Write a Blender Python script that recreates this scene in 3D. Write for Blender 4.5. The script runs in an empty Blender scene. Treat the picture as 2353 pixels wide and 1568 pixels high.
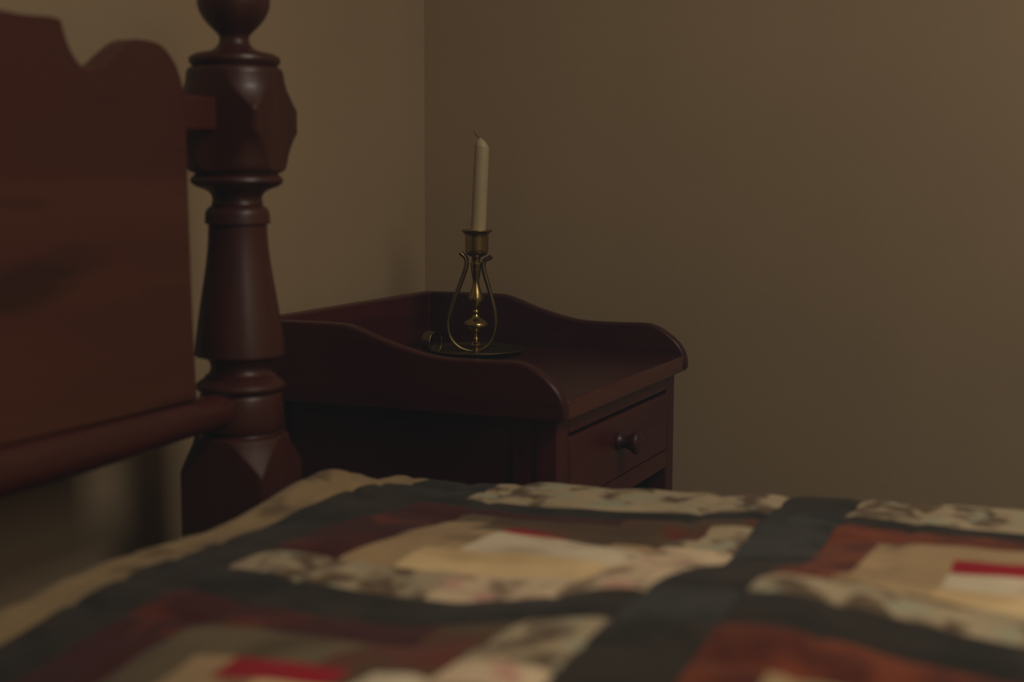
import bpy, bmesh, math, random
from mathutils import Vector, Matrix, noise
random.seed(4)
SC = bpy.context.scene
COL = SC.collection
R = math.radians

# ---------------------------------------------------------------- camera, world, lights, exposure
# room frame: X runs out from the headboard wall, Y runs towards the side wall, corner of the room at the origin
OFF = Vector((1.10, -2.13, 0.973))          # camera spot; most measurements below are taken from it
cam_d = bpy.data.cameras.new('camera'); cam = bpy.data.objects.new('camera', cam_d); COL.objects.link(cam)
cam_d.sensor_width = 36.0; cam_d.lens = 50.0; cam_d.clip_start = 0.02
_y, _p, _r = R(23.8), R(6.81), R(0.215)
f = Vector((-math.sin(_y)*math.cos(_p), math.cos(_y)*math.cos(_p), -math.sin(_p)))
r_ = f.cross(Vector((0, 0, 1))).normalized(); u_ = r_.cross(f)
r2 = r_*math.cos(_r) + u_*math.sin(_r); u2 = -r_*math.sin(_r) + u_*math.cos(_r)
m3 = Matrix((r2, u2, -f)).transposed()
cam.matrix_world = Matrix.Translation(OFF) @ m3.to_4x4()
cam_d.dof.use_dof = True; cam_d.dof.focus_distance = 2.13; cam_d.dof.aperture_fstop = 2.8
SC.camera = cam

SC.view_settings.view_transform = 'Standard'
SC.view_settings.look = 'None'
SC.view_settings.gamma = 1.0
SC.view_settings.use_curve_mapping = False
SC.view_settings.exposure = 0.0
SC.cycles.max_bounces = 8; SC.cycles.diffuse_bounces = 5; SC.cycles.sample_clamp_indirect = 4.0

w = bpy.data.worlds.new('overcast'); SC.world = w; w.use_nodes = True
w.node_tree.nodes['Background'].inputs[0].default_value = (0.8, 0.9, 1.0, 1)
w.node_tree.nodes['Background'].inputs[1].default_value = 0.05
# thin bluish haze, added to lift the darkest tones to grey
_vs = w.node_tree.nodes.new('ShaderNodeVolumeScatter'); _vs.inputs['Density'].default_value = 0.034
_vs.inputs['Color'].default_value = (0.62, 0.82, 1.0, 1)
w.node_tree.links.new(_vs.outputs[0], w.node_tree.nodes['World Output'].inputs['Volume'])

ROOM_X, ROOM_Y, ROOM_Z = 2.75, -4.7, 2.62
#           name        wall   centre along wall, centre z, width, height, power, colour
WINDOWS = [('window_1', 'right', -2.30, 1.92, 1.10, 1.05, 6.5, (1.0, 0.93, 0.80)),
           ('window_2', 'near', 0.75, 1.50, 0.80, 1.20, 0.35, (1.0, 0.93, 0.80)),
           # roof light in the ceiling over the bed: centre x, centre y, width, length
           ('window_3', 'top', 2.18, -1.38, 1.00, 0.90, 28.5, (1.0, 0.93, 0.80))]
for n, side, c, z, ww, hh, pw, colr in WINDOWS:
    L = bpy.data.lights.new('daylight_' + n, 'AREA'); L.shape = 'RECTANGLE'; L.size = ww*0.92; L.size_y = hh*0.92
    L.energy = pw; L.color = colr
    o = bpy.data.objects.new('daylight_' + n, L); COL.objects.link(o)
    if side == 'right':
        o.location = (ROOM_X + 0.02, c, z); o.rotation_euler = (R(90), 0, R(90))
    elif side == 'near':
        o.location = (c, ROOM_Y - 0.02, z); o.rotation_euler = (R(90), 0, 0)
    else:
        o.location = (c, z, ROOM_Z + 0.02)

# ---------------------------------------------------------------- materials
def nodes(name):
    m = bpy.data.materials.new(name); m.use_nodes = True
    nt = m.node_tree; b = nt.nodes['Principled BSDF']
    return m, nt, b
def texco(nt, scale=(1, 1, 1), rot=(0, 0, 0)):
    tc = nt.nodes.new('ShaderNodeTexCoord'); mp = nt.nodes.new('ShaderNodeMapping')
    mp.inputs['Scale'].default_value = scale; mp.inputs['Rotation'].default_value = rot
    nt.links.new(tc.outputs['Object'], mp.inputs['Vector']); return mp.outputs['Vector']
def noise_n(nt, vec, scale, detail=4, rough=0.55, dist=0.0):
    n = nt.nodes.new('ShaderNodeTexNoise'); n.inputs['Scale'].default_value = scale
    n.inputs['Detail'].default_value = detail; n.inputs['Roughness'].default_value = rough
    n.inputs['Distortion'].default_value = dist
    nt.links.new(vec, n.inputs['Vector']); return n.outputs['Fac']
def ramp(nt, fac, stops, const=False):
    r = nt.nodes.new('ShaderNodeValToRGB'); e = r.color_ramp.elements
    if const: r.color_ramp.interpolation = 'CONSTANT'
    while len(e) < len(stops): e.new(0.5)
    for i, (p, c) in enumerate(stops):
        e[i].position = p; e[i].color = (*c, 1)
    nt.links.new(fac, r.inputs['Fac']); return r.outputs['Color']
def bump(nt, b, h, strength=0.3, dist=0.002):
    n = nt.nodes.new('ShaderNodeBump'); n.inputs['Strength'].default_value = strength; n.inputs['Distance'].default_value = dist
    nt.links.new(h, n.inputs['Height']); nt.links.new(n.outputs['Normal'], b.inputs['Normal'])
def mix(nt, fac, a, b, mode='MIX'):
    m = nt.nodes.new('ShaderNodeMix'); m.data_type = 'RGBA'; m.blend_type = mode
    if isinstance(fac, float): m.inputs[0].default_value = fac
    else: nt.links.new(fac, m.inputs[0])
    for s, v in ((6, a), (7, b)):
        if isinstance(v, tuple): m.inputs[s].default_value = (*v, 1)
        else: nt.links.new(v, m.inputs[s])
    return m.outputs[2]

def paint(name, c):
    m, nt, b = nodes(name)
    v = texco(nt)
    n1 = noise_n(nt, v, 2.2, 3)
    c2 = tuple(x*0.93 for x in c); c3 = tuple(x*1.05 for x in c)
    nt.links.new(ramp(nt, n1, [(0.3, c2), (0.7, c3)]), b.inputs['Base Color'])
    b.inputs['Roughness'].default_value = 0.75; b.inputs['Specular IOR Level'].default_value = 0.25
    bump(nt, b, noise_n(nt, v, 70, 5), 0.25, 0.0012)
    return m

def wood(name, dark, light, along='X', rough=0.3, coat=0.4, grain=1.0, knots=True, spec=0.4):
    """varnished timber, the grain running along one axis of the object"""
    m, nt, b = nodes(name)
    s = {'X': (1.1, 14, 14), 'Y': (14, 1.1, 14), 'Z': (14, 14, 1.1)}[along]
    v = texco(nt, s)
    a = noise_n(nt, v, 1.6*grain, 5, 0.6, 0.8)
    v2 = texco(nt, tuple(x*3 for x in s))
    c = noise_n(nt, v2, 3.0*grain, 4, 0.6, 0.2)
    col = ramp(nt, a, [(0.30, dark), (0.72, light)])
    fine = ramp(nt, c, [(0.35, (0.72, 0.68, 0.66)), (0.65, (1, 1, 1))])
    col = mix(nt, 0.6, col, fine, 'MULTIPLY')
    if knots:
        s3 = {'X': (2.2, 9, 9), 'Y': (9, 2.2, 9), 'Z': (9, 9, 2.2)}[along]
        k = noise_n(nt, texco(nt, s3), 1.3, 2, 0.4)
        kk = ramp(nt, k, [(0.27, (0.35, 0.3, 0.35)), (0.36, (1, 1, 1))])
        col = mix(nt, 0.8, col, kk, 'MULTIPLY')
    nt.links.new(col, b.inputs['Base Color'])
    b.inputs['Roughness'].default_value = rough
    b.inputs['Specular IOR Level'].default_value = spec
    b.inputs['Coat Weight'].default_value = coat; b.inputs['Coat Roughness'].default_value = 0.16
    bump(nt, b, c, 0.12, 0.0006)
    return m

def headboard_wood():
    """edge-glued boards: the upper one darker and redder, each with its own grain"""
    m, nt, b = nodes('headboard_boards')
    v = texco(nt, (9, 1.0, 9))
    a = noise_n(nt, v, 1.5, 5, 0.6, 1.0)
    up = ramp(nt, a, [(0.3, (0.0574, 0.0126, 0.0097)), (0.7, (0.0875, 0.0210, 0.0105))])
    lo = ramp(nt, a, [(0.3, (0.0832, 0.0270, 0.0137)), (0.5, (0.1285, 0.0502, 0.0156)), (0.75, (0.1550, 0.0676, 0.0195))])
    tc = nt.nodes.new('ShaderNodeTexCoord'); sp = nt.nodes.new('ShaderNodeSeparateXYZ')
    nt.links.new(tc.outputs['Object'], sp.inputs[0])
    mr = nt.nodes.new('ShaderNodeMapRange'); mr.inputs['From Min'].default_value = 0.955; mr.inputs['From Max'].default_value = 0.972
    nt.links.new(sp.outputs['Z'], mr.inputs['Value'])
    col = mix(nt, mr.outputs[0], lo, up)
    # colour drifts to one darker red towards the post
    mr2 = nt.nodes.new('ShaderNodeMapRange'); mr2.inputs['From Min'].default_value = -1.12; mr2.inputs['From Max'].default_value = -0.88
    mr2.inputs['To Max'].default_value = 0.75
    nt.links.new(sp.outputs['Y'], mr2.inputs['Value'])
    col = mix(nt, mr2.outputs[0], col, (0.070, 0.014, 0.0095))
    k = noise_n(nt, texco(nt, (4, 2.6, 15)), 1.5, 2, 0.4)
    kk = ramp(nt, k, [(0.30, (0.45, 0.40, 0.5)), (0.42, (1, 1, 1))])
    col = mix(nt, 0.85, col, kk, 'MULTIPLY')
    nt.links.new(col, b.inputs['Base Color'])
    b.inputs['Roughness'].default_value = 0.38; b.inputs['Specular IOR Level'].default_value = 0.35
    b.inputs['Coat Weight'].default_value = 0.15; b.inputs['Coat Roughness'].default_value = 0.3
    bump(nt, b, a, 0.1, 0.0008)
    return m

def metal(name, c, c2, rough):
    m, nt, b = nodes(name)
    n1 = noise_n(nt, texco(nt, (1, 1, 1)), 60, 4)
    nt.links.new(ramp(nt, n1, [(0.35, c), (0.7, c2)]), b.inputs['Base Color'])
    b.inputs['Metallic'].default_value = 1.0; b.inputs['Roughness'].default_value = rough
    return m

def fabric(name, base, spots=None, scale=30, lo=0.42, hi=0.58, more=None, mscale=45):
    m, nt, b = nodes(name)
    v = texco(nt)
    n0 = noise_n(nt, v, 11, 3)
    col = ramp(nt, n0, [(0.3, tuple(x*0.82 for x in base)), (0.7, tuple(min(1, x*1.12) for x in base))])
    if spots:
        n1 = noise_n(nt, v, scale, 2, 0.5, 0.3)
        f1 = ramp(nt, n1, [(lo, (1, 1, 1)), (hi, (0, 0, 0))])
        col = mix(nt, f1, col, spots)
    if more:
        n2 = noise_n(nt, texco(nt, (1, 1.3, 1), (0, 0, 0.5)), mscale, 2, 0.5)
        f2 = ramp(nt, n2, [(0.56, (0, 0, 0)), (0.66, (1, 1, 1))])
        col = mix(nt, f2, col, more)
    nt.links.new(col, b.inputs['Base Color'])
    b.inputs['Roughness'].default_value = 0.9; b.inputs['Specular IOR Level'].default_value = 0.1
    b.inputs['Sheen Weight'].default_value = 0.1
    bump(nt, b, noise_n(nt, v, 500, 2), 0.2, 0.0006)
    return m

def plain(name, c, rough=0.5, **kw):
    m, nt, b = nodes(name)
    n1 = noise_n(nt, texco(nt), 25, 3)
    nt.links.new(ramp(nt, n1, [(0.3, tuple(x*0.9 for x in c)), (0.7, c)]), b.inputs['Base Color'])
    b.inputs['Roughness'].default_value = rough
    for k, v in kw.items(): b.inputs[k.replace('_', ' ')].default_value = v
    return m

M = {}
M['wall'] = paint('wall_paint', (0.355, 0.262, 0.158))
M['wall_left'] = M['wall']
M['ceiling'] = paint('ceiling_paint', (0.62, 0.56, 0.44))
M['trim'] = plain('trim_paint', (0.55, 0.48, 0.36), 0.4)
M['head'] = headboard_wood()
M['post'] = wood('post_wood', (0.0381, 0.0056, 0.0045), (0.0763, 0.0167, 0.0073), 'Z', 0.42, 0.08, 0.8, knots=False)
M['leg'] = wood('matte_leg_wood', (0.0381, 0.0056, 0.0045), (0.0763, 0.0167, 0.0073), 'Z', 0.55, 0.0, 0.8, knots=False)  # post wood colours without the gloss, roughened to dim the shoulder highlight
M['rail'] = wood('rail_wood', (0.0520, 0.0084, 0.0070), (0.0845, 0.0180, 0.0098), 'Y', 0.32, 0.3)
M['railx'] = wood('side_rail_wood', (0.0520, 0.0084, 0.0070), (0.0845, 0.0180, 0.0098), 'X', 0.32, 0.3)
M['ns_x'] = wood('mahogany_long_grain', (0.0347, 0.0034, 0.0059), (0.0544, 0.0067, 0.0077), 'X', 0.34, 0.15, spec=0.3)
M['ns_y'] = wood('mahogany_cross_grain', (0.0494, 0.0058, 0.0084), (0.0813, 0.0117, 0.0098), 'Y', 0.34, 0.15, knots=False, spec=0.25)
M['ns_z'] = wood('mahogany_upright_grain', (0.0465, 0.0054, 0.0084), (0.0697, 0.0099, 0.0098), 'Z', 0.34, 0.15, knots=False, spec=0.25)
M['ns_edge'] = wood('mahogany_edge', (0.0697, 0.0135, 0.0084), (0.1104, 0.0248, 0.0126), 'Y', 0.35, 0.3, knots=False)
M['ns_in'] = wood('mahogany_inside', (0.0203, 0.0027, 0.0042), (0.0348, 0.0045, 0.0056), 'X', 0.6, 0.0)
M['brass'] = metal('aged_brass', (0.36, 0.27, 0.085), (0.50, 0.39, 0.14), 0.22)
M['brass_dull'] = metal('dull_brass', (0.17, 0.125, 0.05), (0.25, 0.19, 0.08), 0.36)
M['brass_cup'] = metal('brushed_brass', (0.30, 0.22, 0.07), (0.40, 0.30, 0.10), 0.33)
M['wax'] = plain('candle_wax', (0.46, 0.37, 0.22), 0.45, Subsurface_Weight=0.2, Subsurface_Radius=(0.01, 0.006, 0.003))
M['wick'] = plain('burnt_wick', (0.10, 0.05, 0.03), 0.9)
M['floor'] = wood('floor_boards', (0.07, 0.028, 0.012), (0.12, 0.05, 0.02), 'X', 0.35, 0.2)
M['mattress'] = plain('mattress_ticking', (0.42, 0.36, 0.26), 0.9)
M['sheet'] = plain('sheet', (0.42, 0.36, 0.26), 0.9)

F = {}
F['grey'] = fabric('quilt_sashing_charcoal', (0.042, 0.034, 0.026), (0.024, 0.021, 0.017), 14)
F['slate'] = fabric('quilt_cornerstone_slate', (0.062, 0.060, 0.054), (0.034, 0.034, 0.032), 18)
F['rust'] = fabric('quilt_rust', (0.22, 0.052, 0.021), (0.10, 0.022, 0.013), 20, 0.40, 0.58)
F['wine'] = fabric('quilt_wine', (0.062, 0.011, 0.011), (0.13, 0.026, 0.012), 16, 0.34, 0.46)
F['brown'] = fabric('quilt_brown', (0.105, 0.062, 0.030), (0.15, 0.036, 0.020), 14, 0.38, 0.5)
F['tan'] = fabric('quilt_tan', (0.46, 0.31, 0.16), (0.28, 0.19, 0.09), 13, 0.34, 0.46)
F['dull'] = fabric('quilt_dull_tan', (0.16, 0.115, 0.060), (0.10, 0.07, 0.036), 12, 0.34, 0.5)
F['cream'] = fabric('quilt_cream', (0.80, 0.58, 0.30), (0.62, 0.43, 0.21), 12, 0.34, 0.5)
F['white'] = fabric('quilt_offwhite', (0.70, 0.59, 0.41), (0.52, 0.40, 0.26), 14, 0.34, 0.46)
F['print'] = fabric('quilt_cream_print', (0.46, 0.36, 0.22), (0.14, 0.09, 0.05), 26, 0.40, 0.52, (0.38, 0.36, 0.24), 30)
F['floral'] = fabric('quilt_pink_floral', (0.76, 0.58, 0.37), (0.30, 0.20, 0.12), 22, 0.36, 0.46, (0.62, 0.34, 0.25), 26)
F['red'] = fabric('quilt_crimson', (0.36, 0.006, 0.018))
F['border'] = fabric('quilt_border_print', (0.34, 0.235, 0.115), (0.18, 0.115, 0.055), 17, 0.34, 0.45)
FK = list(F)

# ---------------------------------------------------------------- object helpers
def link(o, parent):
    COL.objects.link(o)
    if parent: o.parent = parent
    return o
def mesh_obj(name, bm, mat, parent=None, smooth=True, bevel=0.0, seg=2, auto=35):
    """a bmesh in camera-spot coordinates becomes ONE mesh object"""
    base = Vector(parent_world(parent)) if parent else Vector((0, 0, 0))
    bmesh.ops.translate(bm, verts=bm.verts, vec=OFF - base)
    bmesh.ops.recalc_face_normals(bm, faces=bm.faces)
    me = bpy.data.meshes.new(name); bm.to_mesh(me); bm.free()
    for m in (mat if isinstance(mat, list) else [mat]): me.materials.append(m)
    o = bpy.data.objects.new(name, me); link(o, parent)
    if bevel:
        md = o.modifiers.new('bevel', 'BEVEL'); md.width = bevel; md.segments = seg; md.limit_method = 'ANGLE'; md.angle_limit = R(40)
    if smooth:
        me.polygons.foreach_set('use_smooth', [True]*len(me.polygons))
        me.set_sharp_from_angle(angle=R(auto))
    return o
def parent_world(p):
    v = Vector((0, 0, 0))
    while p: v = v + p.location; p = p.parent
    return v
def thing(name, label, cat, loc, group=None):
    o = bpy.data.objects.new(name, None); COL.objects.link(o); o.location = loc; o.empty_display_size = 0.1
    o['label'] = label; o['category'] = cat
    if group: o['group'] = group
    return o
def box(bm, x0, x1, y0, y1, z0, z1):
    vs = [bm.verts.new((x, y, z)) for x in (x0, x1) for y in (y0, y1) for z in (z0, z1)]
    for q in ((0, 1, 3, 2), (4, 6, 7, 5), (0, 4, 5, 1), (2, 3, 7, 6), (0, 2, 6, 4), (1, 5, 7, 3)):
        bm.faces.new([vs[i] for i in q])
def lathe(bm, prof, cx, cy, seg=64, rfun=None, cap=True):
    """prof: list of (radius, z) from top to bottom"""
    rings = []
    for r, z in prof:
        ring = []
        for i in range(seg):
            a = 2*math.pi*i/seg
            rr = rfun(r, a, z) if rfun else r
            ring.append(bm.verts.new((cx + rr*math.cos(a), cy + rr*math.sin(a), z)))
        rings.append(ring)
    for A, B in zip(rings, rings[1:]):
        for i in range(seg):
            j = (i+1) % seg
            bm.faces.new((A[i], A[j], B[j], B[i]))
    if cap:
        bm.faces.new(rings[0]); bm.faces.new(rings[-1])
def prism(bm, outline, axis, lo, hi):
    """extrude a 2-D outline; axis 'X': outline is (y,z), axis 'Y': outline is (x,z)"""
    def P(a, b, t): return (t, a, b) if axis == 'X' else (a, t, b)
    A = [bm.verts.new(P(a, b, lo)) for a, b in outline]; B = [bm.verts.new(P(a, b, hi)) for a, b in outline]
    n = len(A)
    bm.faces.new(A); bm.faces.new(B[::-1])
    for i in range(n): bm.faces.new((A[i], B[i], B[(i+1) % n], A[(i+1) % n]))
def smooth_pts(pts, n=6):
    """Catmull-Rom through points"""
    out = []
    P = [pts[0]] + list(pts) + [pts[-1]]
    for i in range(1, len(P)-2):
        for k in range(n):
            t = k/n
            out.append(tuple(0.5*((2*P[i][d]) + (-P[i-1][d]+P[i+1][d])*t + (2*P[i-1][d]-5*P[i][d]+4*P[i+1][d]-P[i+2][d])*t*t
                             + (-P[i-1][d]+3*P[i][d]-3*P[i+1][d]+P[i+2][d])*t**3) for d in range(len(P[i]))))
    out.append(tuple(pts[-1])); return out
def sweep(bm, pts, w, t, wdir, seg=10):
    """a strap or rod with an elliptical section: half-width w(s) along wdir, half-thickness t"""
    pts = [Vector(p) for p in pts]; rings = []
    wd = Vector(wdir).normalized()
    for i, p in enumerate(pts):
        tan = (pts[min(i+1, len(pts)-1)] - pts[max(i-1, 0)]).normalized()
        nd = tan.cross(wd).normalized(); ww = w(i/(len(pts)-1)) if callable(w) else w
        tt = t(i/(len(pts)-1)) if callable(t) else t
        w2 = nd.cross(tan).normalized()
        rings.append([bm.verts.new(p + w2*ww*math.cos(2*math.pi*k/seg) + nd*tt*math.sin(2*math.pi*k/seg)) for k in range(seg)])
    for A, B in zip(rings, rings[1:]):
        for k in range(seg): bm.faces.new((A[k], A[(k+1) % seg], B[(k+1) % seg], B[k]))
    bm.faces.new(rings[0]); bm.faces.new(rings[-1])

# ---------------------------------------------------------------- room shell (world coordinates, so shift by -OFF)
def shell(name, boxes, mat, parent=None):
    bm = bmesh.new()
    for b in boxes:
        box(bm, b[0]-OFF.x, b[1]-OFF.x, b[2]-OFF.y, b[3]-OFF.y, b[4]-OFF.z, b[5]-OFF.z)
    o = mesh_obj(name, bm, mat, parent, smooth=False)
    if not parent: o['kind'] = 'structure'
    return o
T = 0.15
shell('floor', [(-T, ROOM_X+T, ROOM_Y-T, T, -0.12, 0)], M['floor'])
_k = [x for x in WINDOWS if x[1] == 'top'][0]
sx0, sx1, sy0, sy1 = _k[2]-_k[4]/2, _k[2]+_k[4]/2, _k[3]-_k[5]/2, _k[3]+_k[5]/2
shell('ceiling', [(-T, ROOM_X+T, ROOM_Y-T, sy0, ROOM_Z, ROOM_Z+0.12), (-T, ROOM_X+T, sy1, T, ROOM_Z, ROOM_Z+0.12),
                  (-T, sx0, sy0, sy1, ROOM_Z, ROOM_Z+0.12), (sx1, ROOM_X+T, sy0, sy1, ROOM_Z, ROOM_Z+0.12)], M['ceiling'])
shell('wall_left', [(-T, 0, ROOM_Y, 0, 0, ROOM_Z)], M['wall_left'])
shell('wall_back', [(-T, ROOM_X, 0, T, 0, ROOM_Z)], M['wall'])
def pierced(side):
    wins = sorted([x for x in WINDOWS if x[1] == side], key=lambda x: x[2])
    lo, hi = (ROOM_Y, T) if side == 'right' else (-T, ROOM_X+T)
    cuts = []; pos = lo
    for n, s, c, z, ww, hh, *_ in wins:
        cuts.append((pos, c-ww/2, 0, ROOM_Z)); cuts.append((c-ww/2, c+ww/2, 0, z-hh/2)); cuts.append((c-ww/2, c+ww/2, z+hh/2, ROOM_Z)); pos = c+ww/2
    cuts.append((pos, hi, 0, ROOM_Z))
    if side == 'right': return [(ROOM_X, ROOM_X+T, a, b, c, d) for a, b, c, d in cuts]
    return [(a, b, ROOM_Y-T, ROOM_Y, c, d) for a, b, c, d in cuts]
shell('wall_right', pierced('right'), M['wall'])
shell('wall_near', pierced('near'), M['wall'])
glass, gnt, gb = nodes('window_glass')
gb.inputs['Transmission Weight'].default_value = 1.0; gb.inputs['Roughness'].default_value = 0.0; gb.inputs['IOR'].default_value = 1.05
for n, side, c, z, ww, hh, pw, colr in WINDOWS:
    def wb(a0, a1, d0, d1, z0, z1):
        if side == 'top': return (c+a0, c+a1, z+z0, z+z1, ROOM_Z+d0, ROOM_Z+d1)
        if side == 'right': return (ROOM_X+d0, ROOM_X+d1, c+a0, c+a1, z+z0, z+z1)
        return (c+a0, c+a1, ROOM_Y-d1, ROOM_Y-d0, z+z0, z+z1)
    a, h = ww/2, hh/2
    fr = shell(n, [wb(-a, -a+0.05, 0.05, 0.10, -h, h), wb(a-0.05, a, 0.05, 0.10, -h, h), wb(-a, a, 0.05, 0.10, h-0.05, h),
                   wb(-a, a, 0.05, 0.10, -h, -h+0.05), wb(-a, a, 0.05, 0.10, -0.02, 0.02), wb(-0.012, 0.012, 0.06, 0.09, -h, h)], M['trim'])
    shell('window_pane', [wb(-a+0.05, a-0.05, 0.072, 0.076, -h+0.05, h-0.05)], glass, fr)
    if side != 'top': shell('window_sill', [wb(-a-0.04, a+0.04, -0.035, 0.0, -h-0.03, -h)], M['trim'], fr)
shell('baseboard_left', [(0.0, 0.014, ROOM_Y, -0.014, 0, 0.10)], M['trim'])
shell('baseboard_back', [(0.0, ROOM_X, -0.014, 0.0, 0, 0.10)], M['trim'])

# ---------------------------------------------------------------- nightstand
ns = thing('nightstand', 'dark red mahogany nightstand with scalloped gallery and one drawer, in the corner', 'nightstand', OFF + Vector((-0.84, 1.80, -0.973)))
FLZ = -0.973
XB, XF = -1.06, -0.630              # back and front of the frame
YA, YB = 1.5663, 2.0345               # near and far outer faces of the legs
TOP = -0.273
bm = bmesh.new(); box(bm, XB+0.02, -0.616, 1.5655, 2.0335, TOP-0.024, TOP)
mesh_obj('top_board', bm, M['ns_edge'], ns, bevel=0.002)
bpy.data.objects['top_board'].data.materials.append(M['ns_x'])
for p in bpy.data.objects['top_board'].data.polygons:
    p.material_index = 1 if p.normal.z > 0.5 else 0
prof = [(-1.040, -0.193), (-0.985, -0.1925), (-0.925, -0.1925), (-0.905, -0.195), (-0.885, -0.2015), (-0.862, -0.2095), (-0.838, -0.2165),
        (-0.812, -0.2230), (-0.786, -0.2272), (-0.762, -0.2285), (-0.735, -0.2285), (-0.705, -0.2280), (-0.685, -0.2275), (-0.670, -0.2290), (-0.655, -0.2345),
        (-0.641, -0.2430), (-0.628, -0.2540), (-0.619, -0.2660), (-0.6145, -0.2790), (-0.6135, -0.2900)]
outline = smooth_pts(prof, 4) + [(-0.6150, -0.2955), (-0.6200, -0.2975), (-1.040, -0.2975)]
for y0, y1 in ((1.5465, 1.5655), (2.0335, 2.0525)):
    bm = bmesh.new(); prism(bm, outline, 'Y', y0, y1)
    mesh_obj('side_gallery', bm, M['ns_x'], ns, bevel=0.0035, seg=3)
bm = bmesh.new(); box(bm, XB, -1.040, 1.5465, 2.0525, -0.2975, -0.193)
mesh_obj('back_gallery', bm, M['ns_y'], ns, bevel=0.003)
ZT = TOP-0.024
for x0, x1 in ((XB+0.004, XB+0.042), (XF-0.030, XF)):
    for y0, y1 in ((YA, YA+0.0375), (YB-0.033, YB)):
        bm = bmesh.new(); box(bm, x0, x1, y0, y1, FLZ, ZT); mesh_obj('leg', bm, M['ns_z'], ns, bevel=0.0025)
for y0, y1 in ((YA+0.010, YA+0.018), (YB-0.018, YB-0.010)):
    bm = bmesh.new(); box(bm, XB+0.042, XF-0.030, y0, y1, FLZ+0.12, ZT); mesh_obj('side_panel', bm, M['ns_x'], ns, smooth=False)
    for z0, z1 in ((FLZ+0.10, FLZ+0.15),):
        bm = bmesh.new(); box(bm, XB+0.042, XF-0.030, y0-0.006, y1+0.006, z0, z1); mesh_obj('side_rail', bm, M['ns_x'], ns, bevel=0.002)
for yy in (YA+0.004,):
    bm = bmesh.new(); box(bm, XF-0.062, XF-0.030, yy, yy+0.014, FLZ+0.15, ZT); mesh_obj('side_stile', bm, M['ns_z'], ns, bevel=0.002)
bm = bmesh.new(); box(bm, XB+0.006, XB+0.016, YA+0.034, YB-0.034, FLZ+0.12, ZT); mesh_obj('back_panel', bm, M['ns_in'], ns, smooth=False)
bm = bmesh.new(); box(bm, XF-0.028, XF, YA+0.0375, YB-0.033, -0.3201, ZT); mesh_obj('front_rail', bm, M['ns_y'], ns, bevel=0.0015)
bm = bmesh.new(); box(bm, XF-0.028, XF, YA+0.0375, YB-0.033, -0.4378, -0.4120); mesh_obj('front_rail', bm, M['ns_y'], ns, bevel=0.0015)
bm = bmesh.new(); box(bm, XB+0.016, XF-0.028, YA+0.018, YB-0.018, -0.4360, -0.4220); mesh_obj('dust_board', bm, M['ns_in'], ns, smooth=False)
bm = bmesh.new(); box(bm, XB+0.016, XF-0.004, YA+0.034, YB-0.034, FLZ+0.13, FLZ+0.148); mesh_obj('lower_shelf', bm, M['ns_x'], ns, bevel=0.002)
DY0, DY1 = YA+0.0375+0.0048, YB-0.033-0.0012
bm = bmesh.new(); box(bm, XF-0.020, XF-0.001, DY0, DY1, -0.4110, -0.3258)
dr = mesh_obj('drawer', bm, M['ns_y'], ns, bevel=0.0015)
bm = bmesh.new()
for b in ((XB+0.06, XF-0.0205, DY0+0.003, DY0+0.012, -0.408, -0.334), (XB+0.06, XF-0.0205, DY1-0.012, DY1-0.003, -0.408, -0.334),
          (XB+0.05, XB+0.06, DY0+0.003, DY1-0.003, -0.408, -0.334), (XB+0.06, XF-0.0205, DY0+0.012, DY1-0.012, -0.4095, -0.404)): box(bm, *b)
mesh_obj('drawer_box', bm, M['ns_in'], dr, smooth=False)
# turned drawer knob, axis along X
ky, kz = 1.785, -0.3610
kp = [(0.0115, 0.0), (0.0125, 0.002), (0.0125, 0.0035), (0.0100, 0.0060), (0.0088, 0.010), (0.0088, 0.0135), (0.0100, 0.017), (0.0125, 0.0205),
      (0.0150, 0.0235), (0.0160, 0.0260), (0.0160, 0.0285), (0.0148, 0.0305), (0.0100, 0.0325), (0.0060, 0.0325), (0.0050, 0.0318), (0.0030, 0.0332)]
bm = bmesh.new(); rings = []
for r, d in kp:
    rings.append([bm.verts.new((XF-0.001+d, ky+r*math.cos(2*math.pi*i/32), kz+r*math.sin(2*math.pi*i/32))) for i in range(32)])
for A, B in zip(rings, rings[1:]):
    for i in range(32): bm.faces.new((A[i], A[(i+1) % 32], B[(i+1) % 32], B[i]))
bm.faces.new(rings[0]); bm.faces.new(rings[-1])
mesh_obj('knob', bm, M['post'], dr)

# ---------------------------------------------------------------- candlestick
CX, CY = -0.909, 1.926
PPM = 1520.0                        # pixels of the photograph per metre at this distance
def cz(y): return TOP + (818 - y)/PPM*1.005
cs = thing('candlestick', 'aged brass chamberstick with lyre strap and ring handle on the nightstand', 'candlestick', OFF + Vector((CX, CY, TOP)))
RV = Vector((0.915, 0.4035, 0)); FV = Vector((-0.4035, 0.915, 0))    # across and away, as seen by someone standing at the bed
# round dish with a raised lip
bm = bmesh.new()
lathe(bm, [(0.001, TOP+0.0035), (0.055, TOP+0.0035), (0.062, TOP+0.0038), (0.068, TOP+0.0056), (0.0715, TOP+0.0080), (0.0732, TOP+0.0084), (0.0740, TOP+0.0074),
           (0.0725, TOP+0.0060), (0.0690, TOP+0.0034), (0.0640, TOP+0.0012), (0.056, TOP), (0.001, TOP)], CX, CY, 72)
mesh_obj('dish', bm, M['brass_dull'], cs)
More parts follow.
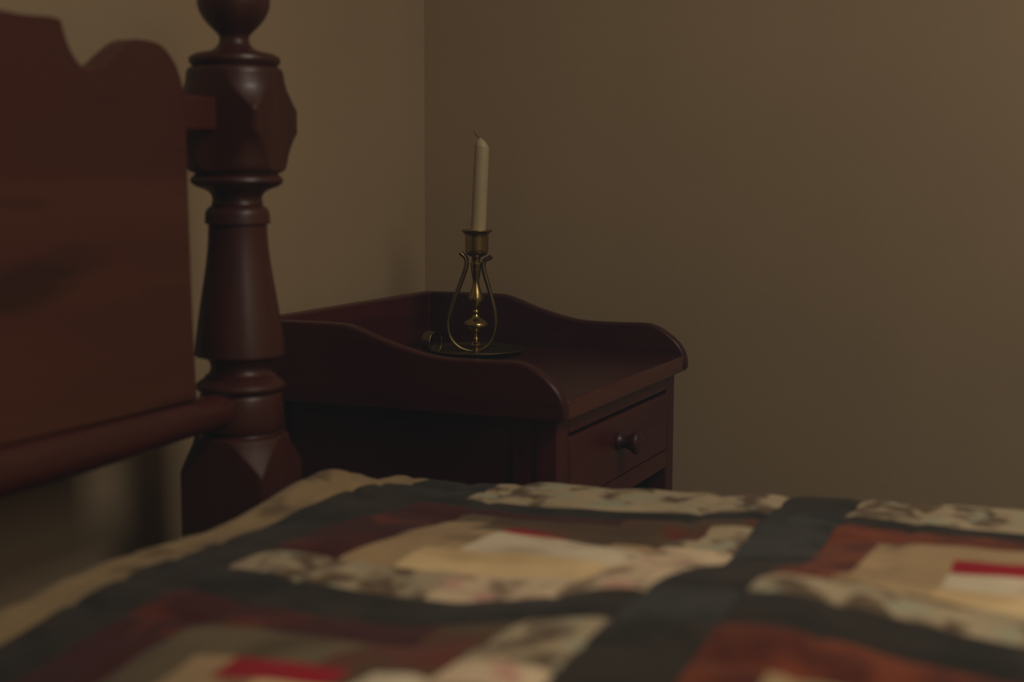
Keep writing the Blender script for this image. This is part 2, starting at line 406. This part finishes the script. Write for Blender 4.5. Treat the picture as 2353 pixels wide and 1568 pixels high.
# finger ring
bm = bmesh.new()
rc = Vector((CX, CY, 0)) - RV*0.0660 - FV*0.016; rcz = TOP + 0.0182
ax = (RV*0.84 - FV*0.54).normalized(); sd = Vector((-ax.y, ax.x, 0)); N = 40; rr = []
for rad, d in ((0.0168, -0.0080), (0.0168, 0.0080), (0.0151, 0.0080), (0.0151, -0.0080)):
    rr.append([bm.verts.new(Vector((rc.x, rc.y, rcz)) + ax*d + sd*rad*math.cos(2*math.pi*i/N) + Vector((0, 0, rad*math.sin(2*math.pi*i/N)))) for i in range(N)])
for q in range(4):
    A, B = rr[q], rr[(q+1) % 4]
    for i in range(N): bm.faces.new((A[i], A[(i+1) % N], B[(i+1) % N], B[i]))
mesh_obj('ring_handle', bm, M['brass_dull'], cs, bevel=0.0006)
# lyre strap, a band bent into a U with outward-curling horns
def lp(x, y, d=0.0): v = Vector((CX, CY, 0)) + RV*((x-1093.5)/PPM) + FV*d; return (v.x, v.y, cz(y))
pts = [lp(1058.5, 587.5), lp(1062, 592), lp(1068.5, 598), lp(1072, 606), lp(1071.5, 618), lp(1066, 638), lp(1055, 667), lp(1043, 700), lp(1033, 730), lp(1030, 752), lp(1034, 776),
       lp(1044, 793), lp(1060, 806), lp(1083, 812), lp(1106, 808), lp(1123, 796), lp(1134, 778), lp(1139.5, 752), lp(1138, 728), lp(1131, 698), lp(1122, 664), lp(1113.5, 636),
       lp(1110.5, 618), lp(1113, 607), lp(1119, 602.5), lp(1124.5, 600.5), lp(1129, 596)]
bm = bmesh.new(); sweep(bm, smooth_pts(pts, 5), lambda s: 0.0040, lambda s: 0.0034 - 0.0006*(0.3 < s < 0.7), (FV*0.86 + RV*0.5)[:], 12)
mesh_obj('lyre_strap', bm, M['brass_dull'], cs)
# turned stem
def pr(lst): return [(h/PPM, cz(y)) for y, h in lst]
bm = bmesh.new()
stem = pr([(600, 9), (603, 11), (606, 10), (609, 10), (611, 12.5), (614, 12.8), (617, 12), (625, 11.5), (635, 10.5), (645, 8.5), (653, 7.6), (660, 8.0), (668, 10), (678, 14), (688, 17), (696, 17.6),
           (703, 16.5), (708, 13), (711, 8), (714, 4.5), (717, 4.3), (719, 6), (722, 7), (726, 7.2), (729, 6.2), (731, 7), (735, 9), (738, 12), (742, 20), (747, 27), (751, 29),
           (755, 28.4), (759, 24), (764, 18), (768, 11), (772, 6.5), (776, 5), (781, 5), (784, 7), (788, 7.5), (791, 6.5), (794, 11), (798, 14), (801, 12), (805, 7), (812, 7)])
lathe(bm, stem, CX, CY, 48)
mesh_obj('stem', bm, M['brass'], cs)
# foot under the strap
bm = bmesh.new(); lathe(bm, pr([(812, 16), (814, 24), (815.5, 24), (816, 22)]) + [(0.016, TOP+0.0030)], CX, CY, 40)
mesh_obj('foot', bm, M['brass_dull'], cs)
# candle cup, leaning a hair
bm = bmesh.new()
cup = pr([(541.0, 14), (539.5, 19), (538, 27), (536.5, 33.5), (536.8, 35.2), (539, 35.4), (541.5, 33.5), (544, 30), (547, 27.6), (553, 27), (580, 26.8), (588, 26.2), (592, 23.5), (596, 17), (598, 11), (601, 9.5)])
lathe(bm, cup, CX+0.0012*RV.x, CY+0.0012*RV.y, 56)
mesh_obj('candle_cup', bm, M['brass_cup'], cs)

# ---------------------------------------------------------------- candle (stands in the cup)
cb = Vector((CX, CY, cz(541))) + RV*(5.0/PPM)
cd = thing('candle', 'white taper candle, burnt wick bent, leaning slightly in the brass candlestick', 'candle', OFF + cb)
tilt = (RV*0.045 + Vector((0, 0, 1))).normalized()
bm = bmesh.new(); H = (541-345)/PPM; seg = 40; rings = []
e1 = (RV - tilt*RV.dot(tilt)).normalized(); e2 = tilt.cross(e1)
for t, rad in ((0.0, 0.0112), (0.3, 0.0111), (0.6, 0.0110), (0.85, 0.0109), (0.97, 0.0108)):
    rings.append([bm.verts.new(cb + tilt*(H*t) + e1*rad*math.cos(2*math.pi*i/seg) + e2*rad*math.sin(2*math.pi*i/seg)) for i in range(seg)])
# melted crown: shoulder drops on the right, peak off-centre to the left
for k, (rad, up, off) in enumerate(((0.0107, 0.0, 0.0), (0.0078, 0.45, -0.0006), (0.0045, 0.85, -0.0012), (0.0018, 1.0, -0.0014))):
    ring = []
    for i in range(seg):
        a = 2*math.pi*i/seg; c = math.cos(a)
        base = H*0.985 - 0.0035*(1 if k == 0 else 0.5)*(c)*0.8
        z = base + up*0.0115
        ring.append(bm.verts.new(cb + tilt*z + e1*(rad*c+off) + e2*rad*math.sin(a)))
    rings.append(ring)
for A, B in zip(rings, rings[1:]):
    for i in range(seg): bm.faces.new((A[i], A[(i+1) % seg], B[(i+1) % seg], B[i]))
bm.faces.new(rings[0]); bm.faces.new(rings[-1])
mesh_obj('wax_body', bm, M['wax'], cd)
top = cb + tilt*(H*0.985+0.0115) + e1*(-0.0014)
bm = bmesh.new()
wp = [top - Vector((0, 0, 0.003)), top + e1*(-0.0010) + Vector((0, 0, 0.0006)), top + e1*(-0.0045) + Vector((0, 0, 0.0010)), top + e1*(-0.0078) + Vector((0, 0, 0.0040)), top + e1*(-0.0115) + Vector((0, 0, 0.0095))]
sweep(bm, smooth_pts([tuple(p) for p in wp], 5), 0.0008, lambda s: 0.0009-0.0004*s, tuple(FV), 8)
mesh_obj('wick', bm, M['wick'], cd)
bm = bmesh.new()
pc = cb + RV*0.000
lathe(bm, [(0.0108, pc.z+0.0030), (0.0140, pc.z+0.0022), (0.0175, pc.z+0.0014), (0.0190, pc.z+0.0004), (0.0120, pc.z+0.0002)], pc.x, pc.y, 36)
mesh_obj('wax_pool', bm, M['wax'], cd)

# ---------------------------------------------------------------- bed
PX, PY = -0.928, 1.340
bed = thing('bed', 'antique cherry wood bed with scroll cut headboard and turned cannonball posts', 'bed', OFF + Vector((0.05, 0.65, -0.973)))
def pz(y):      # height of a photograph row on the post's axis
    return -0.0042 - (y-400)*(0.0004766 if y < 400 else 0.000489)
K = 1/2043.0
HS = 0.0515
def square_r(a, rot=R(6.7)):
    b = a - rot; c, s = abs(math.cos(b)), abs(math.sin(b)); return HS/max(c, s)
# (row, half width, kind) kind 1 = sawn square where the turning is fatter than the square
turn = [(-66, 2), (-64, 14), (-58, 34), (-48, 53), (-34, 68), (-18, 77.5), (-2, 81), (12, 81), (26, 77.5), (42, 69.5), (56, 59), (68, 47), (77, 38.5), (83, 34), (89, 33), (95, 33.5), (102, 36.5), (109, 42), (114, 49),
        (118, 60), (120.5, 75), (123, 87), (127, 95), (132, 101), (138, 103), (144, 101.5), (149, 97.5), (152, 94), (154, 97), (157, 104), (162, 107), (168, 109)]
blk_top = [(175, 109.5), (185, 111), (195, 113), (205, 116), (215, 120.5), (225, 126), (235, 132.5), (245, 140), (253, 146), (260, 147.5), (280, 148), (300, 147.5), (305, 144.5), (312, 139), (320, 133), (330, 127.5), (340, 123),
           (352, 119), (364, 116), (376, 114), (386, 111.5), (392, 108)]
mid = [(396, 102), (398, 94.5), (401, 94), (405, 99.5), (410, 103.5), (415, 105), (420, 103), (425, 98), (429, 91), (433, 80), (437, 70), (442, 62.5), (448, 58), (455, 56), (462, 56.5), (468, 59), (470, 56), (472, 60), (477, 66), (482, 70), (486, 72), (490, 73),
       (500, 73.5), (511, 74.5), (513, 73), (514, 67), (520, 66.5), (545, 67.5), (570, 69.5), (600, 73), (630, 77.5), (660, 82.5), (700, 89), (740, 95), (775, 100), (800, 103), (814, 104), (817, 102),
       (820, 90), (823, 80), (828, 73), (836, 69), (845, 68), (853, 70), (860, 75), (864, 82), (866, 80), (870, 85), (876, 94), (880, 99), (886, 103), (891, 103), (896, 99), (900, 95), (903, 90), (905, 91),
       (908, 94), (912, 95.5), (940, 97.5), (965, 97), (985, 95), (990, 92), (993, 87), (996, 86), (999, 88), (1001, 103), (1004, 107), (1010, 109), (1020, 112), (1032, 117), (1045, 124), (1058, 132), (1072, 141), (1085, 147.5)]
low = [(1100, 148), (1200, 148), (1350, 148), (1500, 148), (1750, 148), (1762, 140), (1775, 118), (1790, 96), (1800, 90), (1806, 104), (1820, 106), (1834, 104), (1840, 90), (1880, 84), (1940, 74), (1970, 70), (1982, 66)]
def zrow(y): return max(pz(y), FLZ)
def dense(lst, step=6):
    out = []
    for (a, ra), (b, rb) in zip(lst, lst[1:]):
        n = max(1, int(abs(b-a)/step))
        for i in range(n): out.append((a+(b-a)*i/n, ra+(rb-ra)*i/n))
    out.append(lst[-1]); return out
lowz = [(y, h) for y, h in low]
def post_profile(rows): return [(h*K, zrow(y)) for y, h in rows]
def rf(r, a, z):
    if z < pz(155) and z > pz(395): return min(r, square_r(a))
    if z < pz(1000): return min(r, square_r(a))
    return r
def make_post(name, x, y, rows):
    bm = bmesh.new(); lathe(bm, post_profile(rows), x, y, 144, rf); return mesh_obj(name, bm, M['leg' if name == 'leg' else 'post'], bed, auto=28)
blk = dense(blk_top, 3)
low_r = dense(mid[-9:], 3) + low
# the far head post, in pieces that look different: finial, block, turned shaft, square foot
head_rows = {'finial': turn, 'post_block': [turn[-1]] + blk + [mid[0]], 'turned_shaft': mid[:-8], 'leg': low_r}
for nm, rows in head_rows.items(): make_post(nm, PX, PY, rows)
for o in [o for o in bed.children if o.name.split('.')[0] in head_rows]:
    c = o.copy(); c.location = o.location + Vector((0, -1.38, 0)); COL.objects.link(c)
# foot posts: shaft and leg only
for o in [o for o in bed.children if o.name in ('leg', 'turned_shaft')]:
    for dy in (0, -1.38):
        c = o.copy(); c.location = o.location + Vector((1.98, dy, -0.22 if o.name == 'turned_shaft' else 0)); COL.objects.link(c)
        if o.name == 'turned_shaft': COL.objects.unlink(c); bpy.data.objects.remove(c)
# headboard panel: scroll outline, mirrored about the bed's centre line
YC = 0.65
half = [(1.243, -0.245), (1.2385, -0.151), (1.2355, -0.018), (1.2355, 0.040), (1.2345, 0.070), (1.2300, 0.088), (1.2220, 0.105), (1.2110, 0.1170), (1.1980, 0.1250), (1.1850, 0.1280), (1.1600, 0.1285), (1.1440, 0.1250),
        (1.1280, 0.1160), (1.1140, 0.1070), (1.1000, 0.0980), (1.0880, 0.0945), (1.0780, 0.0965), (1.0680, 0.1040), (1.0600, 0.1145), (1.0545, 0.1265), (1.0510, 0.1375)]
flat = [(1.0350, 0.1385), (0.973, 0.1380), (0.85, 0.1550), (0.75, 0.1700), (0.65, 0.1750)]
cur = smooth_pts(half, 3) + smooth_pts(flat, 3)
outl = cur + [(2*YC - y, z) for y, z in cur[::-1][1:]]
bm = bmesh.new(); prism(bm, outl, 'X', -0.940, -0.916)
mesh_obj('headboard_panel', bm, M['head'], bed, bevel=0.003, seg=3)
# round-ended tenons and the lower rail
for sgn in (1, -1):
    ye = lambda y: y if sgn > 0 else 2*YC - y
    bm = bmesh.new()
    prism(bm, [(ye(1.2250), 0.0795), (ye(1.3000), 0.0785), (ye(1.3000), 0.0415), (ye(1.2250), 0.0405)], 'X', -0.940, -0.9185)
    mesh_obj('tenon', bm, M['head'], bed, bevel=0.005, seg=4)
bm = bmesh.new(); N = 24; st = []
for y, rz, zc in ((-0.000, 0.019, -0.2655), (0.010, 0.021, -0.266), (0.08, 0.026, -0.2705), (0.25, 0.0275, -0.272), (0.65, 0.028, -0.272), (0.95, 0.0265, -0.2695), (1.15, 0.0225, -0.2675), (1.22, 0.0205, -0.2660), (1.28, 0.0195, -0.2655), (1.303, 0.0190, -0.2655)):
    st.append([bm.verts.new((-0.927+0.020*math.cos(2*math.pi*i/N), y, zc+rz*math.sin(2*math.pi*i/N))) for i in range(N)])
for A, B in zip(st, st[1:]):
    for i in range(N): bm.faces.new((A[i], A[(i+1) % N], B[(i+1) % N], B[i]))
bm.faces.new(st[0]); bm.faces.new(st[-1])
mesh_obj('headboard_rail', bm, M['rail'], bed)
for y in (PY, PY-1.38):
    bm = bmesh.new(); box(bm, PX+0.04, PX+1.98-0.04, y-0.016, y+0.016, -0.66, -0.52); mesh_obj('side_rail', bm, M['railx'], bed, bevel=0.004)
for x in (PX, PX+1.98):
    bm = bmesh.new(); box(bm, x-0.016, x+0.016, PY-1.38+0.04, PY-0.04, -0.66, -0.52); mesh_obj('end_rail', bm, M['rail'], bed, bevel=0.004)
for i in range(11):
    bm = bmesh.new(); x = PX + 0.10 + i*0.178; box(bm, x-0.04, x+0.04, PY-1.38+0.016, PY-0.016, -0.600, -0.585)
    mesh_obj('slat', bm, M['rail'], bed, smooth=False)

# ---------------------------------------------------------------- mattress and quilt
bm = bmesh.new(); box(bm, -0.800, 0.98, 0.015, 1.440, -0.584, -0.400)
mt = mesh_obj('mattress', bm, M['mattress'], None, bevel=0.04, seg=5)
mt['label'] = 'thick pale mattress lying on the bed under the patchwork quilt'; mt['category'] = 'mattress'

ZP = [(-.80, .72, -.350), (-.68, .70, -.350), (-.60, .66, -.345), (-.75, .84, -.343), (-.72, .985, -.337), (-.60, .985, -.3385), (-.53, .985, -.338), (-.46, .985, -.329), (-.32, .985, -.305), (-.25, .985, -.298), (-.156, .985, -.304), (-.06, .985, -.314),
      (-.68, 1.32, -.350), (-.5, 1.32, -.352), (-.42, 1.35, -.354), (-.32, 1.33, -.336), (-.25, 1.34, -.332), (-.08, 1.34, -.329), (-.78, 1.20, -.333), (-.76, 1.05, -.333),
      (-.72, 1.46, -.362), (-.53, 1.46, -.350), (-.42, 1.46, -.342), (-.32, 1.46, -.335), (-.08, 1.46, -.332), (-.637, 1.283, -.351), (-.415, 1.25, -.347), (-.55, 1.18, -.343), (-.40, 1.12, -.330), (-.15, 1.17, -.320),
      (-.68, .92, -.335), (-.5, .92, -.333), (-.376, .92, -.313), (-.266, .92, -.308), (-.06, .92, -.316), (-.55, .75, -.322), (-.3, .70, -.320), (0.3, 1.2, -.318), (0.3, .8, -.318), (.1, 1.0, -.317)]
U0, PU, BU = -0.700, 0.450, 0.375
V0, PV, BV = 0.985, 0.430, 0.360
UH, VC, RU = -0.785, 1.455, 0.052
def base_z(u, v):
    s = 0.006; acc = -.320*0.006
    for a, b, z in ZP:
        wgt = math.exp(-((u-a)**2 + (v-b)**2)/(2*0.062**2)); s += wgt; acc += wgt*z
    return acc/s
def surf(u, v):
    uu, vv = max(u, UH), min(max(v, 0.03), VC)
    z = base_z(uu, vv)
    z += 0.0030*noise.noise(Vector((u*9, v*9, 1.3))) + 0.0016*noise.noise(Vector((u*26, v*26, 7.1)))
    z += 0.019*math.exp(-((u+0.80)**2/0.0040 + (v-1.33)**2/0.0080))
    z += 0.0060*math.sin(u*11+1.0+3*v)*math.sin(v*14-2.2*u) * min(1.0, max(0, (VC-v)/.15))
    # seams pulled down between puffed strips
    a, b = (u-U0) % PU, (v-V0) % PV
    da = min(abs(a-k) for k in (0, .068, BU-.07, BU, PU)); db = min(abs(b-k) for k in (0, .066, BV-.062, BV, PV))
    z -= 0.0028*(math.exp(-(da/.007)**2) + math.exp(-(db/.007)**2))
    x, y = u, v
    def roll(t):
        a = min(t/RU, math.pi/2); return RU*math.sin(a), RU*(1-math.cos(a)) + max(0, t-RU*math.pi/2)
    if u < UH: dx, dz = roll(UH-u); x = UH - dx; z -= dz
    if v > VC: dy, dz = roll(v-VC); y = VC + dy; z -= dz; x += 0.006*math.sin(u*30)*min(1, (v-VC)/.2)
    if v < 0.03: dy, dz = roll(0.03-v); y = 0.03 - dy; z -= dz
    x += 0.004*noise.noise(Vector((u*5, v*5, 20))); y += 0.004*noise.noise(Vector((u*5, v*5, 40)))
    return x, y, z
rowk = {}
def cell(u, v):
    if u < -0.752: return 'border'
    iu = math.floor((u-U0)/PU); iv = math.floor((v-V0)/PV); a = u-U0-iu*PU; b = v-V0-iv*PV
    if iu < 0: return 'grey'
    sa, sb = a > BU, b > BV
    if (iv == 0 and b-BV > 0.024) or iv > 0: return 'print' if u > -0.66 and a < BV+0.015 else 'grey'
    if sa and sb: return 'slate'
    if sa or sb: return 'slate' if (sa and iv == 0 and b > .24) else 'grey'
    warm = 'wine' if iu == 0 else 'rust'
    if b < 0.066: return 'floral' if (iu == 0 and iv == 0 and a > .19) else 'print'
    if iu == 0 and iv == 0 and a > 0.068:
        if b > .325: return 'wine' if a < .24 else 'brown'
        if b > .275 and a < BU-0.04: return 'brown' if a > .11 else 'dull'
    if a > BU-0.070: return 'floral' if b < .25 else 'print'
    if a < (0.050 if iu == 1 else 0.068): return warm
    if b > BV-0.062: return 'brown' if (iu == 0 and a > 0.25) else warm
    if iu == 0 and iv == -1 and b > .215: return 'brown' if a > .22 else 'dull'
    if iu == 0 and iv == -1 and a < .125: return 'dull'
    if a < 0.125: return 'tan'
    if b < 0.125: return 'cream'
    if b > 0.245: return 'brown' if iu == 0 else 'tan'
    if a > 0.265: return 'white' if b < .215 else 'tan'
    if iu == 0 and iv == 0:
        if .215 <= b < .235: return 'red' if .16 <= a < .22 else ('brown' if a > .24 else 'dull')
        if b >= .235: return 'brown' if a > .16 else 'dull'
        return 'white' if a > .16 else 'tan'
    if iu == 0 and iv == -1 and b < .18: return 'cream' if a > .20 else 'tan'
    if 0.180 <= b < 0.215 and (iu != 0 or .16 <= a < .25): return 'red'
    if b < 0.180: return 'white'
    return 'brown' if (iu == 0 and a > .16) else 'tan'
def breaks(lo, hi, marks, step):
    xs = sorted({lo, hi} | {m for m in marks if lo < m < hi}); out = []
    for a, b in zip(xs, xs[1:]):
        n = max(1, round((b-a)/step)); out += [a+(b-a)*i/n for i in range(n)]
    return out + [hi]
um = [-0.752, UH]; vm = [VC, 0.03]
for i in range(-1, 5):
    for d in (0, .050, .068, .11, .125, .16, .19, .20, .22, .24, .25, BU-.04, .265, BU-.070, BU): um.append(U0+i*PU+d)
for i in range(-4, 3):
    for d in (0, .066, .125, .180, .205, .215, .235, .24, .245, .25, .255, .275, .325, BV-.062, BV, BV+.024): vm.append(V0+i*PV+d)
US = breaks(-0.99, 1.02, um, 0.010); VS = breaks(-0.24, 1.66, vm, 0.009)
bm = bmesh.new(); g = [[bm.verts.new(surf(u, v)) for v in VS] for u in US]
for i in range(len(US)-1):
    for j in range(len(VS)-1):
        fc = bm.faces.new((g[i][j], g[i+1][j], g[i+1][j+1], g[i][j+1]))
        fc.material_index = FK.index(cell((US[i]+US[i+1])/2, (VS[j]+VS[j+1])/2))
q = mesh_obj('quilt', bm, [F[k] for k in FK], None, auto=180)
sm = q.modifiers.new('thickness', 'SOLIDIFY'); sm.thickness = 0.009; sm.offset = -1
q['label'] = 'log cabin patchwork quilt in cream, rust, red and charcoal spread over the bed'; q['category'] = 'quilt'
